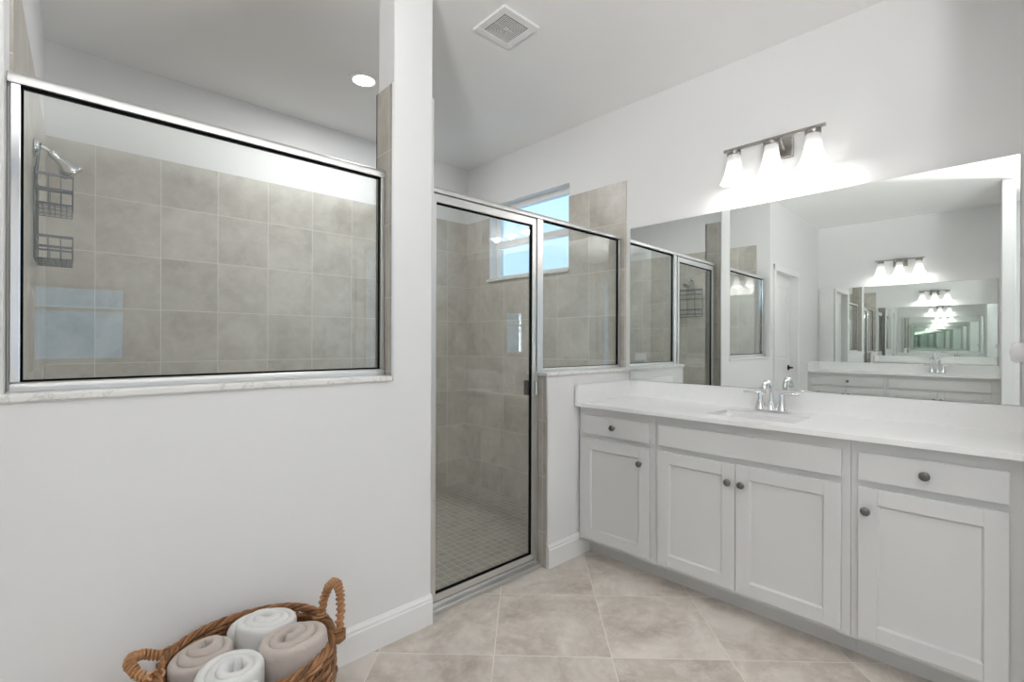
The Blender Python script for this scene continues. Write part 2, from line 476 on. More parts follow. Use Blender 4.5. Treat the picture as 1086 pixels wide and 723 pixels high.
struct(wr.build('wall_rear', 'wall_paint'))
w2 = struct(MB().box(RX0, YR - .07, RZ0, RX0 + .03, YR - .02, RZ1).box(RX1 - .03, YR - .07, RZ0, RX1, YR - .02, RZ1)
            .box(RX0, YR - .07, RZ0, RX1, YR - .02, RZ0 + .03).box(RX0, YR - .07, RZ1 - .03, RX1, YR - .02, RZ1)
            .box(RX0, YR - .065, 1.50, RX1, YR - .03, 1.53).build('window_2', 'trim_paint', bevel=.003))
MB().box(RX0 + .02, YR - .05, RZ0 + .02, RX1 - .02, YR - .045, RZ1 - .02).build('pane', 'window_glass', w2)

w3 = struct(MB().box(.10, EY0, EZ0, .14, EY0 + .04, EZ1).box(.10, EY1 - .04, EZ0, .14, EY1, EZ1).box(.10, EY0, EZ0, .14, EY1, EZ0 + .04)
            .box(.10, EY0, EZ1 - .04, .14, EY1, EZ1).box(.10, EY0, 1.38, .14, EY1, 1.42).build('added_window_east', 'trim_paint', frame=FV, bevel=.003))  # made-up window, added to let the east fill lamp in
ORG[w3.name] = Vector((0, 0, 0))
MB().box(.118, EY0 + .02, EZ0 + .02, .123, EY1 - .02, EZ1 - .02).build('pane', 'window_glass', w3)

w4 = struct(MB().box(XO - .14, -2.24, .60, XO - .10, -2.20, 2.45).box(XO - .14, -1.16, .60, XO - .10, -1.12, 2.45).box(XO - .14, -2.24, .60, XO - .10, -1.12, .64)
            .box(XO - .14, -2.24, 2.41, XO - .10, -1.12, 2.45).build('added_window_west', 'trim_paint', bevel=.003))  # made-up window out of view, passes the west fill lamp
MB().box(XO - .123, -2.22, .62, XO - .118, -1.14, 2.43).build('pane', 'window_glass', w4)

# baseboards
def baseboard(name, x0, x1, y, side=-1, ends=()):
    pr = [(0, 0), (.015, 0), (.015, .098), (.012, .103), (.012, .112), (.007, .120), (.004, .126), (0, .126)]
    m = MB(); m.prism([(y + side * a, z) for a, z in pr], 'x', x0, x1)
    return struct(m.build(name, 'trim_paint'))
baseboard('baseboard_left', DX1 + .07, XE + .002, YL)
baseboard('baseboard_half', XH - .002, 2.262, YL)
baseboard('baseboard_far', -1.56, DX0 - .07, YL)

# door of the partition, seen in the mirror
dr = struct(MB().box(DX0, YEND - .055, 0, DX1, YEND - .015, DZ).build('door_1', 'trim_paint'))
cs = MB()
for a, b_ in ((DX0 - .062, DX0 + .004), (DX1 - .004, DX1 + .062)):
    cs.box(a, YL - .016, 0, b_, YL, DZ + .060)
cs.box(DX0 - .062, YL - .018, DZ - .004, DX1 + .062, YL, DZ + .062)
cs.build('casing', 'trim_paint', dr, bevel=.004)
pn = MB()
for z0, z1 in ((.22, .86), (1.02, 1.90)):
    a, b_ = DX0 + .13, DX1 - .13; y = YEND - .055
    for (p, q_, r_, s_) in ((a, z0, b_, z0 + .022), (a, z1 - .022, b_, z1), (a, z0, a + .022, z1), (b_ - .022, z0, b_, z1)):
        pn.box(p, y - .006, q_, r_, y, s_)
    pn.box(a + .05, y - .004, z0 + .05, b_ - .05, y, z1 - .05)
pn.build('panel_moulding', 'trim_paint', dr, bevel=.003)
hd = MB(); hx, hy = DX0 + .075, YEND - .055
hd.lathe([(0, 0), (.032, 0), (.032, .008), (.012, .012), (.010, .05), (0, .05)], (hx, hy, .93), (0, -1, 0))
hd.tube([(hx, hy - .048, .93), (hx + .03, hy - .052, .932), (hx + .11, hy - .048, .928)], [.010, .009, .007])
hd.build('door_handle', 'dark_metal', dr)

# ================================================================== CEILING FITTINGS
vt = thing('exhaust_vent', 'white square exhaust vent grille with concentric slots on the ceiling', 'vent', (1.583, 1.755, ZC))
cx, cyy, h = 1.583, 1.755, .116
m = MB()
def ring(m, r0, r1, z0, z1):
    m.box(cx - r0, cyy - r0, z0, cx + r0, cyy - r1, z1).box(cx - r0, cyy + r1, z0, cx + r0, cyy + r0, z1)
    m.box(cx - r0, cyy - r1, z0, cx - r1, cyy + r1, z1).box(cx + r1, cyy - r1, z0, cx + r0, cyy + r1, z1)
ring(m, h, .077, ZC - .014, ZC)
m.build('vent_frame', 'plastic_white', vt, bevel=.004)
m = MB()
for i in range(7):
    r0 = .0715 - i * .0094
    ring(m, r0, r0 - .0050, ZC - .012, ZC - .0105)
m.box(cx - .012, cyy - .012, ZC - .012, cx + .012, cyy + .012, ZC - .010)
m.box(cx - .077, cyy - .0008, ZC - .0105, cx + .077, cyy + .0008, ZC - .0100)
m.build('grille', 'plastic_white', vt)
MB().box(cx - .078, cyy - .078, ZC - .0092, cx + .078, cyy + .078, ZC - .001).build('duct_shade', 'slot_shade', vt)  # dark slab, shade behind the grille slots put in as colour

def can_light(x, y, label, power, r=.060):
    o = thing('recessed_light', label, 'light', (x, y, ZC), group=None)
    MB().lathe([(r, -.001), (r + .002, -.006), (r + .024, -.006), (r + .027, 0), (r, 0)], (x, y, ZC), n=40).build('trim_ring', 'plastic_white', o)
    MB().lathe([(0, -.004), (r * .9, -.0045), (r + .001, -.002)], (x, y, ZC), n=40).build('diffuser', 'lamp_disc', o, recalc=False)
    d = bpy.data.lights.new('can_lamp', 'AREA'); d.shape = 'DISK'; d.size = r * 1.8; d.energy = power; d.color = (.98, .99, 1)
    lo = bpy.data.objects.new('can_lamp', d); col.objects.link(lo); lo.parent = o; lo.location = (0, 0, -.012)
    return o
can_light(1.289, 2.688, 'round white recessed light glowing in the ceiling over the shower', 10)

# ================================================================== GLAZING
def rail(m, p0, p1, w, hgt, n=10):
    """rounded-top rail between two points along x; w along y, hgt along z"""
    (x0, y, z0), (x1, _, _) = p0, p1
    prof = [(y - w / 2, z0), (y - w / 2, z0 + hgt * .45)]
    for i in range(1, n):
        a = PI - PI * i / n
        prof.append((y + w / 2 * math.cos(a), z0 + hgt * .45 + hgt * .55 * math.sin(a)))
    prof += [(y + w / 2, z0 + hgt * .45), (y + w / 2, z0)]
    m.prism(prof, 'x', x0, x1, smooth=False)

# fixed glass panel in the opening of the partition
gp = thing('shower_window_panel', 'large fixed shower glass pane in bright metal frame above the white left wall', 'shower glass', (XJ0 + .5, YG, SILL + .022))
FZ0, FZ1 = SILL + .022, 1.905
gx0, gx1 = XJ0 + .008, XJ1 - .010
m = MB(); rail(m, (gx0 - .006, YG, FZ1), (gx1, YG, FZ1), .040, .034)
m.build('header_rail', 'frame_nickel', gp, bevel=.001)
MB().box(gx0, YG - .016, FZ0 + .026, gx0 + .020, YG + .016, FZ1).build('frame_upright', 'chrome', gp, bevel=.002)
MB().box(gx1 - .016, YG - .016, FZ0 + .026, gx1, YG + .016, FZ1).build('frame_upright', 'frame_nickel', gp, bevel=.002)
m = MB(); rail(m, (gx0, YG, FZ0), (gx1, YG, FZ0), .040, .028); m.build('bottom_rail', 'frame_nickel', gp, bevel=.001)
a0, a1, b0, b1 = gx0 + .020, gx1 - .016, FZ0 + .026, FZ1
gk = MB(); g = .005
gk.box(a0, YG - .004, b0, a0 + g, YG + .004, b1).box(a1 - g, YG - .0035, b0, a1, YG + .0035, b1).box(a0, YG - .009, b0, a1, YG + .009, b0 + g).box(a0, YG - .009, b1 - g, a1, YG + .009, b1)
gk.build('gasket', 'gasket', gp)
MB().box(a0 + g, YG - .003, b0 + g, a1 - g, YG + .003, b1 - g).build('glass_pane', 'shower_glass', gp)

# shower enclosure: header, jambs, hinged door, fixed side panel on the half wall
en = thing('shower_enclosure', 'framed glass shower enclosure with hinged door beside the vanity half wall', 'shower door', (1.55, YG, 0))
HZ = 1.900
xl, xr = XE + .010, XV - .012
m = MB(); rail(m, (xl, YG, HZ), (xr, YG, HZ), .046, .030); m.build('header_rail', 'frame_nickel', en, bevel=.001)
MB().box(xl, YG - .018, .020, xl + .022, YG + .018, HZ).build('wall_jamb', 'frame_nickel', en, bevel=.002)
MB().box(XH - .032, YG - .018, .020, XH - .010, YG + .018, HW + .022).build('strike_jamb', 'frame_nickel', en, bevel=.002)
MB().box(XH - .022, YG - .018, HW + .022, XH + .024, YG + .018, HZ).build('center_post', 'frame_nickel', en, bevel=.002)
MB().box(xr - .016, YG - .014, HW + .022, xr, YG + .014, HZ).build('wall_channel', 'frame_nickel', en, bevel=.002)
m = MB(); rail(m, (XH + .024, YG, HW + .022), (xr - .016, YG, HW + .022), .028, .020); m.build('sill_channel', 'frame_nickel', en, bevel=.001)
th = MB()
th.prism([(YG - .046, 0), (YG - .046, .018), (YG - .044, .021), (YG - .012, .023), (YG - .012, .036), (YG + .020, .036), (YG + .030, -.03), (YG - .04, -.03)], 'x', XE + .009, XH - .009)
th.build('threshold', 'frame_nickel', en, bevel=.001)
fx0, fx1, fz0, fz1 = XH + .024, xr - .016, HW + .040, HZ
gk = MB()
gk.box(fx0, YG - .006, fz0, fx0 + .004, YG + .006, fz1).box(fx1 - .007, YG - .006, fz0, fx1, YG + .006, fz1).box(fx0, YG - .006, fz1 - .007, fx1, YG + .006, fz1).box(fx0, YG - .006, fz0, fx1, YG + .006, fz0 + .003)
gk.build('panel_gasket', 'gasket', en)
MB().box(fx0 + .004, YG - .003, fz0 + .003, fx1 - .007, YG + .003, fz1 - .007).build('side_pane', 'shower_glass', en)
dx0, dx1, dz0, dz1 = xl + .026, XH - .036, .046, HZ - .006
d = MB(); fwid = .027; yd = YG - .006
d.box(dx0, yd - .014, dz0, dx0 + fwid, yd + .014, dz1).box(dx1 - fwid, yd - .014, dz0, dx1, yd + .014, dz1)
d.box(dx0 + fwid, yd - .014, dz1 - fwid - .010, dx1 - fwid, yd + .014, dz1).box(dx0 + fwid, yd - .014, dz0, dx1 - fwid, yd + .014, dz0 + .030)
leaf = d.build('door_leaf', 'frame_nickel', en, bevel=.002)
q0, q1, r0, r1 = dx0 + fwid, dx1 - fwid, dz0 + .030, dz1 - fwid - .010
gk = MB(); g = .005
gk.box(q0, yd - .008, r0, q0 + g * .5, yd + .008, r1).box(q1 - g, yd - .008, r0, q1, yd + .008, r1).box(q0, yd - .008, r0, q1, yd + .008, r0 + g).box(q0, yd - .008, r1 - g, q1, yd + .008, r1)
gk.build('door_gasket', 'gasket', leaf)
MB().box(q0 + g * .5, yd - .003, r0 + g, q1 - g, yd + .003, r1 - g).build('door_pane', 'shower_glass', leaf)
MB().box(dx1 - .020, yd - .034, .935, dx1 + .004, yd - .014, 1.015).build('door_pull', 'chrome', leaf, bevel=.004)
MB().box(dx1 - fwid - .012, yd + .012, .935, dx1 - fwid + .006, yd + .040, 1.015).build('inner_pull', 'dark_metal', leaf, bevel=.003)

# ================================================================== SHOWER FITTINGS
SX, SY = XJ0 + .026, 2.62
sh = thing('wall_shower', 'chrome shower head on a bent arm high on the shower end wall', 'shower', (SX, SY, 1.93))
MB().lathe([(0, 0), (.034, 0), (.034, .004), (.024, .012), (.012, .016), (0, .016)], (SX, SY, 1.970), (1, 0, 0)).build('flange', 'chrome', sh)
MB().tube([(SX, SY, 1.970), (SX + .018, SY, 1.976), (SX + .028, SY, 1.974), (SX + .040, SY, 1.968), (SX + .048, SY, 1.958)], .0085, 12).build('arm', 'chrome', sh)
hx0 = Vector((SX + .048, SY, 1.962)); hdv = Vector((.62, .10, -.66)).normalized()
MB().lathe([(0, -.006), (.012, -.006), (.016, 0), (.018, .016), (.015, .026), (.018, .034), (.030, .060), (.040, .078), (.041, .092), (.037, .097), (.033, .094), (0, .093)], hx0, hdv, 28).build('shower_head', 'chrome', sh)

cd = thing('shower_caddy', 'two-tier grey wire shower caddy hanging from the shower arm', 'shower caddy', (SX + .05, SY, 1.53))
CX0, CX1, CY0, CY1 = SX + .006, SX + .112, SY - .135, SY + .135
fr = MB(); w = .0032
for yy in (SY - .045, SY + .045):
    fr.tube([(CX0, yy, 1.53), (CX0, yy, 1.88), (CX0 + .006, yy * .5 + SY * .5, 1.95), (CX0 + .012, SY, 1.990)], w, 8)
for z in (1.53,): fr.tube([(CX0, CY0, z), (CX0, CY1, z)], w, 8)
fr.tube([(CX0, CY0, 1.86), (CX0, CY0, 1.53)], w, 8); fr.tube([(CX0, CY1, 1.86), (CX0, CY1, 1.53)], w, 8)
fr.build('hanger_frame', 'grey_wire', cd)
def tray(z0, z1):
    t_ = MB()
    for z, th_ in ((z1, .010), (z1 - .052, .007)):
        t_.box(CX0, CY0, z - th_ / 2, CX1, CY0 + .003, z + th_ / 2).box(CX0, CY1 - .003, z - th_ / 2, CX1, CY1, z + th_ / 2)
        t_.box(CX1 - .003, CY0, z - th_ / 2, CX1, CY1, z + th_ / 2).box(CX0, CY0, z - th_ / 2, CX0 + .003, CY1, z + th_ / 2)
    b_ = t_.build('basket_rim', 'grey_wire', cd)
    wi = MB()
    for i in range(11):
        y = CY0 + .002 + (CY1 - CY0 - .004) * i / 10
        wi.tube([(CX0, y, z0), (CX1 - .002, y, z0)] if i % 3 else [(CX0 + .001, y, z1), (CX0 + .001, y, z0), (CX1 - .002, y, z0), (CX1 - .002, y, z1)], .0016, 6)
    for i in range(7):
        x = CX0 + .002 + (CX1 - CX0 - .004) * i / 6
        wi.tube([(x, CY0 + .001, z0), (x, CY1 - .001, z0)] if i % 2 else [(x, CY0 + .001, z1), (x, CY0 + .001, z0), (x, CY1 - .001, z0), (x, CY1 - .001, z1)], .0016, 6)
    wi.build('basket_wires', 'grey_wire', b_)
tray(1.735, 1.842); tray(1.530, 1.612)

sd = thing('soap_dish', 'white ceramic soap dish fixed to the tiled shower end wall', 'soap dish', (SX, 3.28, 1.0))
MB().box(SX, 3.20, .985, SX + .012, 3.36, 1.09).build('back_plate', 'porcelain', sd, bevel=.006, seg=3)
MB().prism([(SX + .01, 3.215), (SX + .085, 3.225), (SX + .10, 3.28), (SX + .085, 3.335), (SX + .01, 3.345)], 'z', .995, 1.012).build('tray', 'porcelain', sd, bevel=.006, seg=3)

# ================================================================== VANITIES
CH, CT = .880, .020
def knob(m_parent, fr_, s, a, b, z):
    MB().lathe([(0, 0), (.0075, 0), (.0065, .004), (.0055, .010), (.0085, .013), (.0145, .017), (.0160, .021), (.0150, .025), (.009, .028), (0, .029)],
               (s * a, -b, z), (s, 0, 0), 20).build('knob', 'pewter', m_parent)

def shaker(m, s, a0, b0, b1, z0, z1, fw_=.058):
    """slab with a recessed centre panel and bevelled inner edge, front at a0+.02"""
    A = a0 + .020; AR = a0 + .010
    m.box(s * a0, -b0, z0, s * AR, -b1, z1)
    m.box(s * AR, -b0, z0, s * A, -(b0 + fw_), z1).box(s * AR, -(b1 - fw_), z0, s * A, -b1, z1)
    m.box(s * AR, -(b0 + fw_), z0, s * A, -(b1 - fw_), z0 + fw_).box(s * AR, -(b0 + fw_), z1 - fw_, s * A, -(b1 - fw_), z1)
    e_ = .006
    bi, bj, zi, zj = b0 + fw_, b1 - fw_, z0 + fw_, z1 - fw_
    # inner bevel
    vs = [(s * (A - .001), -bi, zi), (s * (A - .001), -bj, zi), (s * (A - .001), -bj, zj), (s * (A - .001), -bi, zj),
          (s * (AR + .0002), -(bi + e_), zi + e_), (s * (AR + .0002), -(bj - e_), zi + e_), (s * (AR + .0002), -(bj - e_), zj - e_), (s * (AR + .0002), -(bi + e_), zj - e_)]
    m.add(vs, [(0, 1, 5, 4), (1, 2, 6, 5), (2, 3, 7, 6), (3, 0, 4, 7)])

def cabinet(fr_, s, b0, b1, fronts, label, name='vanity_cabinet', group=None):
    """fronts: list of (kind, b0, b1, z0, z1, [knob b, knob z])"""
    o = thing(name, label, 'cabinet', (s * .25, -(b0 + b1) / 2, 0), fr_, group)
    AF = .515
    m = MB()
    m.box(s * .004, -b0, .100, s * (AF - .02), -(b0 + .018), CH - CT).box(s * .004, -(b1 - .018), .100, s * (AF - .02), -b1, CH - CT)
    m.box(s * .004, -b0, .100, s * (AF - .02), -b1, .118)
    m.box(s * .004, -b0, .100, s * .012, -b1, CH - CT - .02)
    m.box(s * (AF - .02), -b0, .100, s * AF, -b1, CH - CT)            # face frame, the fronts overlay it
    m.build('body', 'cabinet_paint', o, bevel=.0012, seg=1)
    MB().box(s * .05, -b0, 0, s * .418, -b1, .100).build('toe_kick', 'cabinet_paint', o)
    for k in fronts:
        kind, p, q, z0, z1 = k[:5]
        m = MB()
        if kind == 'door': shaker(m, s, AF + .001, p, q, z0, z1)
        else: m.box(s * (AF + .001), -p, z0, s * (AF + .021), -q, z1)
        f_ = m.build('door' if kind == 'door' else 'drawer', 'cabinet_paint', o, bevel=.0022, seg=2)
        if len(k) > 5: knob(f_, fr_, s, AF + .020, k[5], k[6])
    return o

def faucet(fr_, s, b, label, a=.105):
    o = thing('sink_faucet', label, 'faucet', (s * a, -b, CH), fr_)
    z = CH
    m = MB()
    m.prism([(s * (a + .026 * math.sin(t_ / 24 * 2 * PI)), -b + (.050 if math.cos(t_ / 24 * 2 * PI) > 0 else -.050) + .027 * math.cos(t_ / 24 * 2 * PI)) for t_ in range(24)], 'z', z, z + .012)
    m.build('base_plate', 'chrome', o, bevel=.004, seg=3)
    sp = MB()
    sp.lathe([(.026, .010), (.022, .022), (.016, .045), (.0125, .075), (.0118, .098)], (s * a, -b, z), n=24)
    sp.tube([(s * a, -b, z + .085), (s * a, -b, z + .108), (s * (a + .010), -b, z + .130), (s * (a + .034), -b, z + .146), (s * (a + .062), -b, z + .146), (s * (a + .088), -b, z + .130), (s * (a + .104), -b, z + .106)],
            [.0118, .0122, .0135, .0150, .0155, .0150, .0130], 16)
    sp.build('spout', 'chrome', o)
    for sg in (-1, 1):
        hb = -b + sg * .050
        h_ = MB()
        h_.lathe([(.027, .010), (.024, .020), (.0175, .045), (.0125, .070), (.0130, .080), (.0105, .088), (0, .090)], (s * a, hb, z), n=24)
        c = h_.build('handle', 'chrome', o)
        lv = MB()
        pth = [Vector((s * a, hb - sg * .006, z + .086)), Vector((s * (a + .002), hb + sg * .020, z + .092)), Vector((s * (a + .004), hb + sg * .050, z + .094)), Vector((s * (a + .006), hb + sg * .078, z + .091))]
        lv.tube(pth, [.0105, .0095, .0120, .0095], 12)
        for v_ in lv.v: v_.z = z + .090 + (v_.z - z - .090) * .62
        lv.build('lever', 'chrome', c)
    return o

def countertop(fr_, s, length, sa, sb, label, side_at_zero=True, side_end=False):
    """sa=(a0,a1), sb=(b0,b1) basin opening"""
    o = thing('vanity_countertop', label, 'countertop', (s * .28, -length / 2, CH - CT), fr_)
    A0, A1 = .001, .560
    z0, z1 = CH - CT, CH
    m = MB()
    m.box(s * A0, -.001, z0, s * A1, -sb[0], z1).box(s * A0, -sb[1], z0, s * A1, -length, z1)
    m.box(s * A0, -sb[0], z0, s * sa[0], -sb[1], z1).box(s * sa[1], -sb[0], z0, s * A1, -sb[1], z1)
    m.build('slab', 'quartz', o)
    MB().box(s * A0, -.020, CH, s * (A0 + .019), -length, CH + .100).build('backsplash', 'quartz', o, bevel=.002)
    if side_at_zero: MB().box(s * A0, -.001, CH, s * A1, -.020, CH + .100).build('side_splash', 'quartz', o, bevel=.002)
    sk = thing('sink_basin', label.split(' countertop')[0].replace('long ', '') + ' rectangular undermount basin', 'sink', (s * (sa[0] + sa[1]) / 2, -(sb[0] + sb[1]) / 2, CH - .15), fr_)
    return o, sk

def basin(sk, s, sa, sb):
    m = MB()
    levels = [(-.012, CH - CT - .001), (.000, CH - CT - .001), (.004, CH - .06), (.018, CH - .125), (.05, CH - .148)]
    rings = []
    for ins, z in levels:
        a0, a1, b0, b1 = sa[0] + ins, sa[1] - ins, sb[0] + ins, sb[1] - ins
        r = .03 if ins <= .02 else .05
        pts_ = []
        for (ca, cb, t0_) in ((a1 - r, b1 - r, 0), (a0 + r, b1 - r, 90), (a0 + r, b0 + r, 180), (a1 - r, b0 + r, 270)):
            for k in range(5):
                an = R(t0_ + 22.5 * k); pts_.append((s * (ca + r * math.cos(an)), -(cb + r * math.sin(an)), z))
        rings.append(pts_)
    n = len(rings[0]); vs = [p for q in rings for p in q]; fs = []
    for i in range(len(rings) - 1):
        for k in range(n): fs.append((i * n + k, i * n + (k + 1) % n, (i + 1) * n + (k + 1) % n, (i + 1) * n + k))
    fs.append([(len(rings) - 1) * n + k for k in range(n)])
    m.add(vs, fs, smooth=True)
    b_ = m.build('bowl', 'porcelain', sk)
    so = b_.modifiers.new('thick', 'SOLIDIFY'); so.thickness = .008; so.offset = 1
    ca, cb = s * (sa[0] + sa[1]) / 2, -(sb[0] + sb[1]) / 2
    MB().lathe([(0, .004), (.012, .005), (.020, .003), (.024, 0), (.024, -.002)], (ca, cb, CH - .146), n=24).build('drain', 'chrome', sk)

def vanity_light(fr_, s, bc, label, a=.115):
    zb = 2.244
    o = thing('vanity_light', label, 'wall light', (s * .01, -bc, 2.22), fr_)
    MB().box(0, -(bc - .070), 2.168, s * .022, -(bc + .070), 2.270).build('back_plate', 'brushed_nickel', o, bevel=.004)
    MB().box(s * (a - .007), -(bc - .235), zb - .006, s * (a + .007), -(bc + .235), zb + .008).build('cross_bar', 'brushed_nickel', o, bevel=.0015)
    for db in (-.036, .036):
        ar = MB(); ar.tube([(s * .020, -(bc + db), 2.205), (s * .045, -(bc + db), 2.205), (s * (a - .03), -(bc + db), 2.232), (s * a, -(bc + db), 2.242)], .0055, 10)
        ar.build('arm', 'brushed_nickel', o)
    for k in (-1, 0, 1):
        b = bc + k * .183
        MB().lathe([(0, .0), (.030, .0), (.034, -.004), (.034, -.024), (.028, -.028), (0, -.028)], (s * a, -b, zb - .006), n=28).build('socket_cap', 'brushed_nickel', o)
        zt = zb - .028
        pr = [(.0300, 0), (.0335, -.020), (.0365, -.050), (.0410, -.080), (.0480, -.108), (.0580, -.133), (.0675, -.150)]
        inner = [(r_ - .0035, h_) for r_, h_ in pr[::-1]]
        sh_ = MB().lathe(pr + inner, (s * a, -b, zt), n=32).build('lamp_shade', 'frosted_shade', o)
        MB().lathe([(0, .0), (.012, -.004), (.014, -.03), (.024, -.058), (.026, -.072), (.018, -.088), (0, -.094)], (s * a, -b, zt + .002), n=20).build('bulb', 'bulb', sh_)
        d_ = bpy.data.lights.new('bulb_lamp', 'POINT'); d_.energy = LAMP_W; d_.shadow_soft_size = .03; d_.color = (1, .975, .94)
        lo = bpy.data.objects.new('bulb_lamp', d_); col.objects.link(lo); lo.parent = o
        lo.location = Vector((s * a, -b, zt - .142)) - ORG[o.name]
    return o
LAMP_W = 1.4

# --- vanity in the picture
Z = dict(dz0=.711, dz1=.815, oz0=.122, oz1=.684)
cabinet(FV, -1, .001, .481, [('drawer', .032, .455, Z['dz0'], Z['dz1'], .243, .764), ('door', .032, .455, Z['oz0'], Z['oz1'], .406, .602)],
        'narrow white vanity cabinet against the half wall, one drawer above one door')
cabinet(FV, -1, .482, 1.301, [('false', .505, 1.273, Z['dz0'], Z['dz1']), ('door', .505, .8775, Z['oz0'], Z['oz1'], .851, .602), ('door', .8805, 1.273, Z['oz0'], Z['oz1'], .909, .602)],
        'wide white sink cabinet with two doors meeting in the middle')
cabinet(FV, -1, 1.302, 1.769, [('drawer', 1.327, 1.722, Z['dz0'], Z['dz1'], 1.518, .764), ('door', 1.327, 1.722, Z['oz0'], Z['oz1'], 1.352, .602)],
        'white vanity cabinet nearest the viewer at the right edge, one drawer above one door')
SA, SB = (.190, .440), (.705, 1.085)
ctop, sk = countertop(FV, -1, 1.769, SA, SB, 'long white quartz countertop with backsplash on the three near cabinets')
sk['label'] = 'white rectangular undermount sink basin in the near countertop'
basin(sk, -1, SA, SB)
faucet(FV, -1, .890, 'chrome two-handle faucet behind the near sink, below the large mirror', a=.115)
mr = thing('wall_mirror', 'large frameless mirror above the near vanity countertop', 'mirror', (-.004, -.88, .982), FV)
MB().box(-.0015, -.010, .982, -.0065, -1.748, 1.960).build('mirror_back', 'grey_wire', mr)
MB().box(-.0066, -.010, .982, -.0072, -1.748, 1.960).build('mirror_glass', 'mirror_silver', mr)
vanity_light(FV, -1, .888, 'brushed nickel three-shade vanity light on the wall above the large mirror')

# --- opposite vanity, seen in the mirror
FO = Frame((XO, YL, 0), 0)
cabinet(FO, 1, .001, .80, [('drawer', .045, .775, Z['dz0'], Z['dz1'], .43, .764), ('door', .045, .4085, Z['oz0'], Z['oz1'], .38, .602), ('door', .4115, .775, Z['oz0'], Z['oz1'], .44, .602)],
        'white two-door cabinet with one wide drawer, left part of the mirrored opposite vanity')
cabinet(FO, 1, .801, 1.736, [('false', .83, 1.67, Z['dz0'], Z['dz1']), ('door', .83, 1.2485, Z['oz0'], Z['oz1'], 1.22, .602), ('door', 1.2515, 1.67, Z['oz0'], Z['oz1'], 1.28, .602)],
        'white sink cabinet of the opposite vanity, seen in the mirror at right')
SB2 = (1.03, 1.42)
ct2, sk2 = countertop(FO, 1, 1.737, SA, SB2, 'long white quartz countertop of the opposite vanity, seen only in the mirror')
sk2['label'] = 'white sink basin in the opposite countertop, seen only in the mirror'
basin(sk2, 1, SA, SB2)
faucet(FO, 1, 1.225, 'chrome faucet of the opposite vanity, seen only in the mirror', a=.115)
mr2 = thing('wall_mirror', 'frameless mirror on the opposite wall, seen inside the large mirror', 'mirror', (.004, -.88, .978), FO)
MB().box(.0015, -.010, .978, .0065, -1.718, 1.950).build('mirror_back', 'grey_wire', mr2)
MB().box(.0066, -.010, .978, .0072, -1.718, 1.950).build('mirror_glass', 'mirror_silver', mr2)
vanity_light(FO, 1, .875, 'three-shade nickel vanity light on the opposite wall, seen in the mirror')

# plug-in freshener on the side wall at the mirror's right end
pl = thing('plug_in_freshener', 'white plastic plug-in on the side wall beside the right end of the mirror', 'plug-in', (-.17, -1.772, 1.19), FV)
MB().box(-.135, -1.7719, 1.130, -.205, -1.7655, 1.245).build('outlet_plate', 'plastic_white', pl, bevel=.003)
m = MB(); m.lathe([(0, 0), (.020, 0), (.023, .006), (.024, .030), (.018, .042), (0, .045)], (-.17, -1.7655, 1.190), (0, 1, 0), 24)
for v_ in m.v: v_.z = 1.190 + (v_.z - 1.190) * 1.55
m.build('plug_body', 'porcelain', pl)

# ================================================================== BASKET AND TOWELS
BC = Vector((.392, 1.520, 0)); RIMZ = .337
bk = thing('wicker_basket', 'brown woven wicker basket with two loop handles, on the floor by the left wall', 'basket', (BC.x, BC.y, 0))
def brad(z):
    k = z / RIMZ
    return .165 + .062 * math.sin(min(1, k * 1.12) * PI / 2) - .012 * max(0, k - .7) / .3
st_n = 34
m = MB()
rows = 27
for i in range(rows):
    z = .012 + (RIMZ - .030) * i / (rows - 1)
    pth = []
    for k in range(st_n * 4):
        a = 2 * PI * k / (st_n * 4)
        r = brad(z) + .0050 * math.sin(a * st_n / 2 * 2 / 1 * .5 + (i % 2) * PI) + random.uniform(-.0008, .0008)
        pth.append((BC.x + r * math.cos(a), BC.y + r * math.sin(a), z + .003 * math.sin(a * 5 + i) + random.uniform(-.0008, .0008)))
    m.tube(pth, [.0066 + random.uniform(-.0008, .0010) for _ in pth], 6, closed=True)
m.lathe([(0, .004), (brad(0) - .002, .004), (brad(0) - .002, .014), (0, .014)], (BC.x, BC.y, 0), n=48)
m.build('woven_body', 'wicker', bk)
m = MB()
for k in range(st_n):
    a = 2 * PI * (k + .5) / st_n
    m.tube([(BC.x + (brad(z) + .0) * math.cos(a), BC.y + brad(z) * math.sin(a), z) for z in [RIMZ * j / 10 for j in range(11)]], .0042, 6)
m.build('stake', 'wicker', bk)['kind'] = 'stuff'
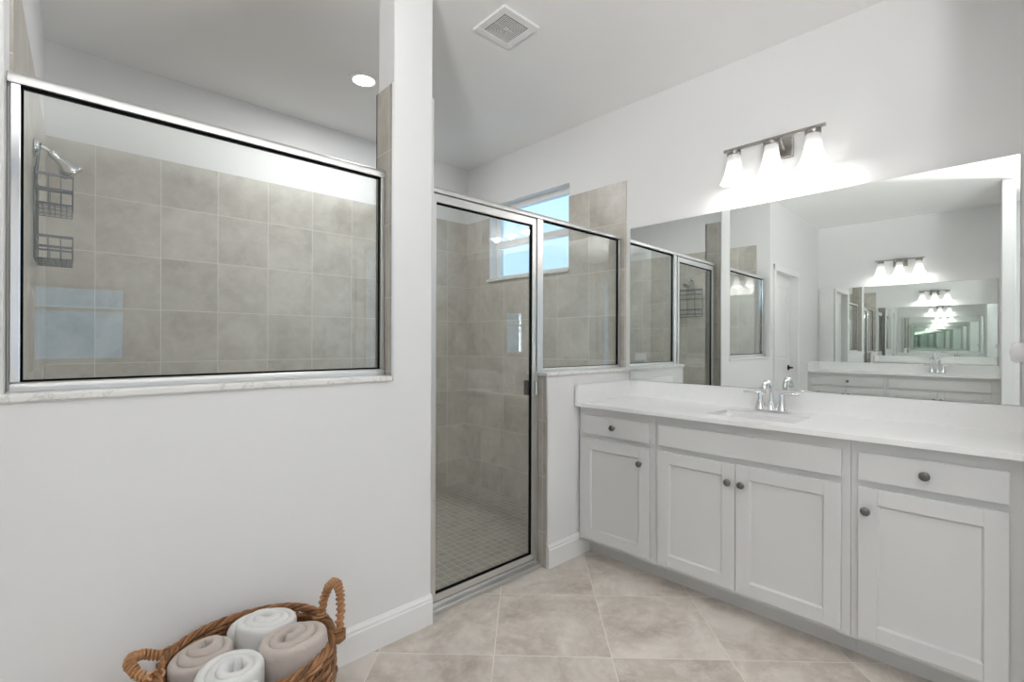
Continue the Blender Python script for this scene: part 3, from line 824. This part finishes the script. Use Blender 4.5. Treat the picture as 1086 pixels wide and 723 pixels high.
# rim: three twisted strands
m = MB(); nr = 240
for s_ in range(4):
    pth = []
    for k in range(nr):
        a = 2 * PI * k / nr; ph = a * 11 + s_ * PI / 2
        rr = brad(RIMZ) + .002 + .0076 * math.cos(ph); zz = RIMZ + .0076 * math.sin(ph) + .004 * math.sin(a * 3)
        pth.append((BC.x + rr * math.cos(a), BC.y + rr * math.sin(a), zz))
    m.tube(pth, .0058, 7, closed=True)
m.build('rim', 'wicker', bk)
AX = R(-24)
def bhandle(sgn, hw, hh, lean, AX, pr):
    out = Vector((math.cos(AX), math.sin(AX), 0)) * sgn; tan = Vector((-math.sin(AX + pr), math.cos(AX + pr), 0)) * sgn
    c = BC + out * (brad(RIMZ) - .001); c.z = RIMZ - .03
    pts_ = []; nn = 90
    for i in range(nn + 1):
        t_ = PI * i / nn
        x = hw * math.cos(t_) * (1.0 + .10 * math.sin(t_)); z_ = hh * (math.sin(t_) ** .8)
        pts_.append(c + tan * x + Vector((0, 0, z_)) + out * (lean * math.sin(t_) ** 1.3))
    m = MB(); m.tube(pts_, .0088, 10)
    # wrapping cane
    T = [(pts_[min(i + 1, nn)] - pts_[max(i - 1, 0)]).normalized() for i in range(nn + 1)]
    turns = 24; per = 12; hp = []
    for j in range(turns * per + 1):
        u = j / (turns * per) * nn; i = min(int(u), nn - 1); f_ = u - i
        P_ = pts_[i].lerp(pts_[i + 1], f_); tt = T[i].lerp(T[i + 1], f_).normalized()
        N_ = out - tt * out.dot(tt); N_.normalize(); B_ = tt.cross(N_)
        an = 2 * PI * j / per; rr = .0108 + .0010 * math.sin(j * .37)
        hp.append(P_ + (N_ * math.cos(an) + B_ * math.sin(an)) * rr)
    m.tube(hp, .0040, 6)
    # lashing where it meets the rim
    for e_ in (0, nn):
        q_ = pts_[e_] + Vector((0, 0, .028))
        for k in range(4):
            cc = q_ + Vector((0, 0, -.012 + k * .007))
            m.tube([cc + (out * math.cos(a) * .018 + tan * math.sin(a) * .015) + Vector((0, 0, .004 * math.sin(a + k))) for a in [2 * PI * j / 16 for j in range(16)]], .0035, 6, closed=True)
    m.build('handle', 'wicker', bk)
bhandle(1, .056, .158, .020, R(-10), R(16)); bhandle(-1, .052, .060, .075, R(-24), 0)

def towel(x, y, ztop, Rr, length, tilt_dir, tilt, mat, label, turns=3.0, th=.020, phase=0.0, seed=0, oval=1.0, odir=0.0):
    o = thing('rolled_towel', label, 'towel', (x, y, ztop - length), group=None)
    sec = []
    ns = 8
    # cross section of the folded sheet: rounded top and bottom, (radial, height)
    for k in range(ns + 1):
        a = PI * k / ns; sec.append((math.cos(a) * th * .5, -.5 * th + math.sin(a) * th * .62))
    body = [(.5 * th, z) for z in (-length * .35, -length * .15, -.035)]
    body2 = [(-.5 * th, z) for z in (-.035, -length * .15, -length * .35)]
    sec = [(.40 * th, -length)] + body + sec + body2 + [(-.40 * th, -length)]
    ang_total = turns * 2 * PI; nstep = int(turns * 40)
    tdir = Vector((math.cos(tilt_dir), math.sin(tilt_dir), 0))
    axis = (Vector((0, 0, 1)) * math.cos(tilt) + tdir * math.sin(tilt)).normalized()
    u = axis.orthogonal().normalized(); u = (Vector((1, 0, 0)) - axis * axis.x).normalized(); w_ = axis.cross(u)
    top = Vector((x, y, ztop))
    vs = []
    for i in range(nstep + 1):
        q_ = i / nstep; an = ang_total * q_ + phase
        r = th * .55 + (Rr - th * 1.05) * (q_ ** .93)
        nz = noise.noise(Vector((an * .35, seed * 3.1, .5)))
        r *= 1 + .05 * noise.noise(Vector((math.cos(an) * 1.3, math.sin(an) * 1.3, seed + an * .08)))
        dome = .036 * (1 - (r / Rr) ** 2) + .012 * nz
        for rd, hh in sec:
            k_ = r + rd * (1 + .10 * noise.noise(Vector((an * .9, hh * 30, seed))))
            # squeeze: rolls bulge towards their ends
            ca_, sa_ = k_ * math.cos(an - odir) * oval, k_ * math.sin(an - odir) / oval
            px_, py_ = ca_ * math.cos(odir) - sa_ * math.sin(odir), ca_ * math.sin(odir) + sa_ * math.cos(odir)
            hz = hh + (dome if hh > -.05 else 0)
            vs.append(top + u * px_ + w_ * py_ + axis * hz)
    ns_ = len(sec); fs = []
    for i in range(nstep):
        for k in range(ns_ - 1): fs.append((i * ns_ + k, i * ns_ + k + 1, (i + 1) * ns_ + k + 1, (i + 1) * ns_ + k))
        fs.append((i * ns_ + ns_ - 1, i * ns_, (i + 1) * ns_, (i + 1) * ns_ + ns_ - 1))
    fs.append(list(range(ns_))); fs.append([nstep * ns_ + k for k in range(ns_)][::-1])
    MB().add(vs, fs, smooth=True).build('towel_roll', mat, o, subsurf=1)
    return o
towel(.283, 1.563, .340, .092, .26, R(120), R(7), 'towel_beige', 'beige rolled towel at the left in the basket, beside the left handle', 2.7, .028, 1.0, 1)
towel(.452, 1.606, .344, .096, .26, R(60), R(3), 'towel_white', 'white rolled towel at the back of the basket, against the wall side', 3.1, .027, 2.4, 2, 1.08, R(-25))
towel(.474, 1.438, .356, .098, .27, R(140), R(9), 'towel_beige', 'beige rolled towel at the right in the basket, beside the tall right handle', 2.6, .031, 4.0, 3, 1.05, R(-10))
towel(.320, 1.415, .347, .095, .27, R(-80), R(2), 'towel_white', 'white rolled towel at the front of the basket, cut by the bottom of the picture', 2.8, .028, .3, 4)

# groups of repeats
for o in list(col.objects):
    c = o.get('category')
    if c == 'towel': o['group'] = 'rolled towels in the wicker basket'
    elif c == 'cabinet': o['group'] = 'cabinets of the near vanity' if o.location.x > 0 else 'cabinets of the opposite vanity'
    elif c == 'wall light': o['group'] = 'three-shade vanity lights'
    elif c == 'mirror': o['group'] = 'frameless vanity mirrors'
    elif c == 'faucet': o['group'] = 'chrome vanity faucets'
    elif c == 'sink': o['group'] = 'undermount sinks'
    elif c == 'countertop': o['group'] = 'quartz countertops'
